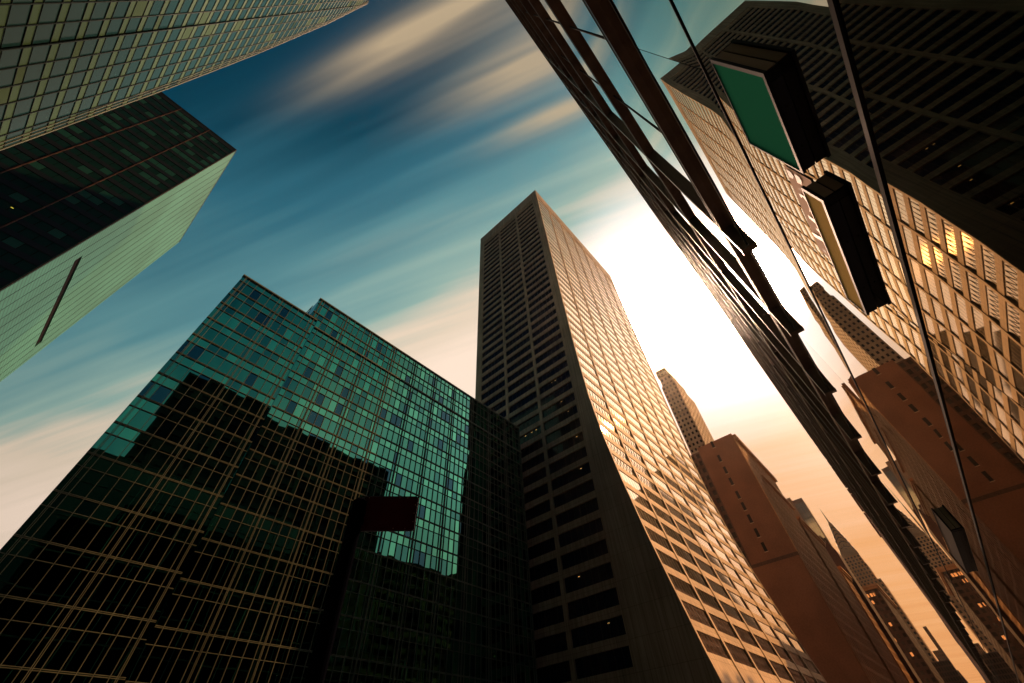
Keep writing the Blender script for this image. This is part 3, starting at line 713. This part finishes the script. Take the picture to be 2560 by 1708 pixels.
# pale corner building with tall curtain wall
fg = thing('pale_glass_tower', 'pale concrete tower with a tall recessed strip of bright glazing, left of the pointed spire', 'office tower')
FX = 340.0
m = MB(); m.box(FX, FX + 12, 30.2, 36.5, GZ, 136); m.box(FX + 1.2, FX + 9, 23.8, 30.2, GZ, 132.5); m.build('wall', pale, fg)
gg = mat('pale_green_glass', (.42, .46, .36), .1, .6)
pn = []
for k in range(20):
    for j in range(3):
        m = MB(); y0 = 24.3 + j * 1.75; z0 = 60 + k * 3.55
        m.box(FX + .9, FX + 1.2, y0 + .06, y0 + 1.65, z0 + .08, z0 + 3.45); m.mi = 1 if k in (11, 12) else 0; pn.append(m)
for m in pn: m.build('window', winD if m.mi else gg, fg)
m = MB(); m.box(FX + .6, FX + 4, 29.4, 30.2, 60, 133.5); m.box(FX + .6, FX + 4, 23.7, 24.2, 60, 133.5); m.box(FX + .6, FX + 4, 24.2, 29.4, 131.2, 133.5); m.build('frame', mat('frame_grey', (.16, .13, .10), .7), fg)  # one even grey-brown over the whole frame
sb = thing('sloped_dark_block', 'dark windowless block with a sloping top edge in front of the pale glass tower', 'building')
m = MB()
def wedge(x, z, a, b): return [(x, 21.6, a), (x, 30.0, a), (x, 30.0, z), (x, 24.5, z), (x, 21.6, b)]
P = wedge(320, 101, GZ, 92); Q = [(p[0] + 18, p[1], p[2]) for p in P]
m.poly(list(reversed(P))); m.poly(Q)
for i in range(5):
    j = (i + 1) % 5; m.quad(P[i], P[j], Q[j], Q[i])
m.build('wall', darkb, sb)
m = MB(); m.box(320 - .15, 338, 24.6, 30.15, 101.02, 101.6); m.build('coping', darkb, sb)
cbk = block('cornice_building', 'dark masonry building with a heavy cornice and bright paired windows under the spire', 'building', 400, 470, 17.8, 30.5, 88.2, darkb, winD, {'W': (4, 23, .45, .45), 'S': (18, 23, .45, .45)}, 60, 1.8, trim=buff)
litw = mat('bright_window_glass', (.50, .36, .22), .05, 1.0)
for (yy, zz) in ((26, 66), (22.3, 66), (26.3, 83), (24.6, 83), (22.4, 83), (20.6, 83), (25.2, 58), (21.2, 50), (27, 47), (24, 79)):
    m = MB(); m.box(399.85, 399.95, yy, yy + 1.3, zz, zz + 2.0); m.build('window', litw, cbk)

# spired skyscraper
ch = thing('spired_skyscraper', 'art deco skyscraper with tiered arched metal crown and needle spire', 'skyscraper')
CX, CYc = 875.0, 44.0
steel = weather(mat('steel_crown', (.4, .35, .3), .5, .0), (.30, .17, .085), vscale=(1, 1, 1))
wm = MB(); wins = []
def tier(x0, y0, y1, z0, z1, nb, nf, pier=.5, sp=.35, dep=16):
    wm.box(x0 + .8, x0 + dep, y0 + .8, y1, z0, z1)
    wins.extend(gridface((x0 + .8, y0), (0, 1), (-1, 0), y1 - y0, z0, z1, nb, nf, pier, sp, .8, wm))
    wins.extend(gridface((x0, y0 + .8), (1, 0), (0, -1), dep, z0, z1, max(3, nb), nf, pier, sp, .8, wm))
tier(858, 26.5, 62, GZ, 197, 7, 34, .5, .45, 50)
tier(866, 31.5, 57.5, 197, 222, 6, 5, .45, .4, 34)
tier(868, 33.0, 56.2, 222, 236, 5, 3, .45, .4, 28)
wm.build('shaft', buff, ch); repeat('window', wins, winK, ch, 80)
chst = None
# crown: nested arches stepping inwards
def arch(x, yc, hw, zb, zt, dep, n=18):
    m = MB(); pts = [(yc - hw, zb)] + [(yc + hw * math.cos(math.pi - math.pi * i / n), zb + (zt - zb) * math.sin(math.pi * i / n) ** .8) for i in range(n + 1)] + [(yc + hw, zb)]
    A = [(x, p[0], p[1]) for p in pts]; B = [(x + dep, p[0], p[1]) for p in pts]
    m.poly(A); m.poly(list(reversed(B)))
    for i in range(len(pts) - 1): m.quad(A[i], B[i], B[i + 1], A[i + 1])
    return m
arcs = [(11.0, 236, 250), (9.8, 238, 258), (8.6, 245, 265), (7.2, 253, 271), (5.8, 260, 277), (4.4, 267, 283), (3.0, 273, 291)]
for i, (hw, zb, zt) in enumerate(arcs):
    arch(869 + i * .9, CYc + .5, hw, zb, zt, 20 - i * 1.8).build('crown_arch', steel, ch)
    arch(869.35 + i * .9, CYc + .5, hw + .8, zb, zt + 1.4, .4).build('arch_outline', winK, ch)  # dark sheet added behind each arch; contrast between tiers put into colour
    m = MB(); dep = 20 - i * 1.8
    # matching arch on the side faces
    xa, xb = CX + 3 - hw, CX + 3 + hw
    n = 14; pts = [(xa, zb)] + [(CX + 3 + hw * math.cos(math.pi - math.pi * q / n), zb + (zt - zb) * math.sin(math.pi * q / n) ** .8) for q in range(n + 1)] + [(xb, zb)]
    y0, y1 = CYc + .5 - hw + .4 + i * .0, CYc + .5 + hw - .4
    A = [(p[0], y0, p[1]) for p in pts]; B = [(p[0], y1, p[1]) for p in pts]
    m.poly(A); m.poly(list(reversed(B)))
    for q in range(len(pts) - 1): m.quad(A[q], B[q], B[q + 1], A[q + 1])
    m.build('crown_arch', steel, ch)
    if i < 6:
        for q in range(5):
            th = math.pi * (q + 1) / 6; rr_ = .78
            y = CYc + .5 - hw * rr_ * math.cos(th); z = zb + (zt - zb) * rr_ * math.sin(th) ** .8; s_ = 1.7 - i * .17
            xx = 869 + i * .9 - .12
            m = MB(); m.poly([(xx, y - s_ * .6, z - s_), (xx, y, z + s_), (xx, y + s_ * .6, z - s_)]); m.build('crown_window', winK, ch)
m = MB(); m.cyl((CX + 3, CYc + .5, 284), (CX + 3, CYc + .8, 297), 2.4, 1.0, 8); m.cyl((CX + 3, CYc + .8, 297), (CX + 3, CYc + 1.4, 318), 1.0, .06, 8); m.build('spire', steel, ch)

block('plain_slab_tower', 'thin black slab tower standing alone at the far end of the street', 'tower', 1150, 1175, 17.4, 23, 180, darkb, winD, {'W': (3, 45, .5, .3)}, 20)
block('far_block', 'low dark block at the foot of the thin slab tower', 'building', 1120, 1160, 17.5, 31.5, 142, darkb, winD, {'W': (5, 30, .5, .3)}, 20)
block('far_block', 'dark roofline building right of the slab foot, nearest the bottom sky gap', 'building', 560, 640, 7.6, 15.5, 57, darkb, winD, {'W': (4, 16, .4, .3), 'S': (14, 16, .4, .3)}, 40)
block('far_block', 'dark gridded office building left of the bottom sky gap', 'building', 520, 560, 8.2, 22, 59.5, darkb, winD, {'W': (8, 18, .35, .3)}, 50)

# right side, beyond the mirror facade
block('corniced_brick_row', 'dark brown row building with jagged cornice where the far ledges of the mirror wall end', 'building', 93, 174, -30, -1.55, 49.5, brown, winD, {'N': (24, 12, .4, .4), 'W': None}, 40)
m = MB()
for k in range(17):
    x = 94 + k * 4.75; m.box(x, x + 1.6, -1.75, -1.2, 48.9 + (k % 3) * .2, 50.0 + (k % 4) * .35)
m.build('cornice_bracket', brown, bpy.data.objects['corniced_brick_row'], kind='stuff')
block('brick_row', 'tall brown building right after the jagged cornice on the right side', 'building', 176, 236, -30, -4.0, 70, brown, winD, {'N': (12, 16, .4, .4), 'W': (8, 16, .4, .4)}, 40, .6)
block('brick_row', 'brown building with a stepped roof further down the right side', 'building', 240, 318, -30, -4.3, 69, brown, winD, {'N': (20, 18, .4, .4), 'W': (8, 18, .4, .4)}, 40, .5)
block('brick_row', 'dark building on the right where the roofline steps down', 'building', 322, 400, -30, -4.6, 69, darkb, winD, {'N': (24, 16, .4, .4)}, 40, .4)
block('brick_row', 'dark low building on the right near the bottom of the sky strip', 'building', 404, 520, -30, -3.8, 68, darkb, winD, {'N': (30, 17, .4, .4)}, 30, .4)
block('brick_row', 'farthest dark building on the right at the bottom of the sky strip', 'building', 524, 900, -30, -6.0, 74, darkb, winD, {'N': (50, 18, .4, .4)}, 30, .8)

# ---------------------------------------------------------------- street sign on a pole
ps = thing('street_sign_pole', 'black pole with a dark red sign plate seen from behind, against the mirror glass block', 'street sign')
hc = 6.2; az = R(62.75); pcx, pcy = hc * math.cos(az), hc * math.sin(az)
m = MB(); m.smooth = False; m.cyl((pcx, pcy, GZ), (pcx, pcy, 3.12), .112, .10, 16); m.cyl((pcx, pcy, 3.12), (pcx, pcy, 3.17), .11, .06, 16); m.build('pole', black, ps)
TL = Vector((2.864, 5.496)); TR = Vector((3.477, 4.934)); dd = (TR - TL).normalized(); nn = Vector((-dd.y, dd.x)) * -1
maroon = weather(mat('maroon_sign_back', (.03, .004, .006), .8, 0, .05), (.05, .003, .006), bump=0, amt=.2)
def plate(w0, w1, z0, z1, r, d0, d1, mt, name, par):
    pts = []
    for cx, cz, t0 in ((w1 - r, z1 - r, 0), (w0 + r, z1 - r, 90), (w0 + r, z0 + r, 180), (w1 - r, z0 + r, 270)):
        for q in range(6): t = R(t0 + q * 18); pts.append((cx + r * math.cos(t), cz + r * math.sin(t)))
    def P3(p, d): return (TL.x + dd.x * p[0] + nn.x * d, TL.y + dd.y * p[0] + nn.y * d, p[1])
    m = MB(); A = [P3(p, d1) for p in pts]; B = [P3(p, d0) for p in pts]
    m.poly(A); m.poly(list(reversed(B)))
    for i in range(len(pts)): j = (i + 1) % len(pts); m.quad(A[i], B[i], B[j], A[j])
    return m.build(name, mt, par)
rim = mat('sign_rim', (.06, .045, .07), .4, .4)
plate(0.0, .832, 2.685, 3.222, .045, -.012, 0.0, rim, 'sign_rim', ps)
plate(.014, .818, 2.70, 3.208, .04, 0.0005, .004, maroon, 'sign_plate', ps)
boltm = mat('bolt', (.6, .5, .35), .3, .8)
for a_, z in ((.09, 3.19), (.55, 3.19), (.67, 3.19), (.80, 3.08), (.80, 2.95), (.80, 2.82), (.70, 2.72), (.53, 2.72), (.03, 2.72)):
    o = Vector((TL.x + dd.x * a_, TL.y + dd.y * a_)); m = MB(); m.cyl((o.x + nn.x * .004, o.y + nn.y * .004, z), (o.x + nn.x * .011, o.y + nn.y * .011, z), .0065, n=8); m.build('bolt', boltm, ps)
m = MB(); m.cyl((pcx, pcy, 2.9), (pcx, pcy, 2.96), .118, n=16); m.cyl((pcx, pcy, 2.78), (pcx, pcy, 2.84), .118, n=16); m.build('clamp', black, ps)

# ---------------------------------------------------------------- air
hz = mat('air', (1, 1, 1)); nt = hz.node_tree; nt.nodes.clear()
pv = N(nt, 'ShaderNodeVolumePrincipled'); pv.inputs['Color'].default_value = (1.0, .82, .64, 1); pv.inputs['Density'].default_value = .000028; pv.inputs['Anisotropy'].default_value = .91
oo = N(nt, 'ShaderNodeOutputMaterial'); L(nt, pv.outputs[0], oo.inputs['Volume'])
m = MB(); m.box(-120, 1260, -140, 170, GZ - 1.0, 325); m.build('haze', hz, kind='stuff')
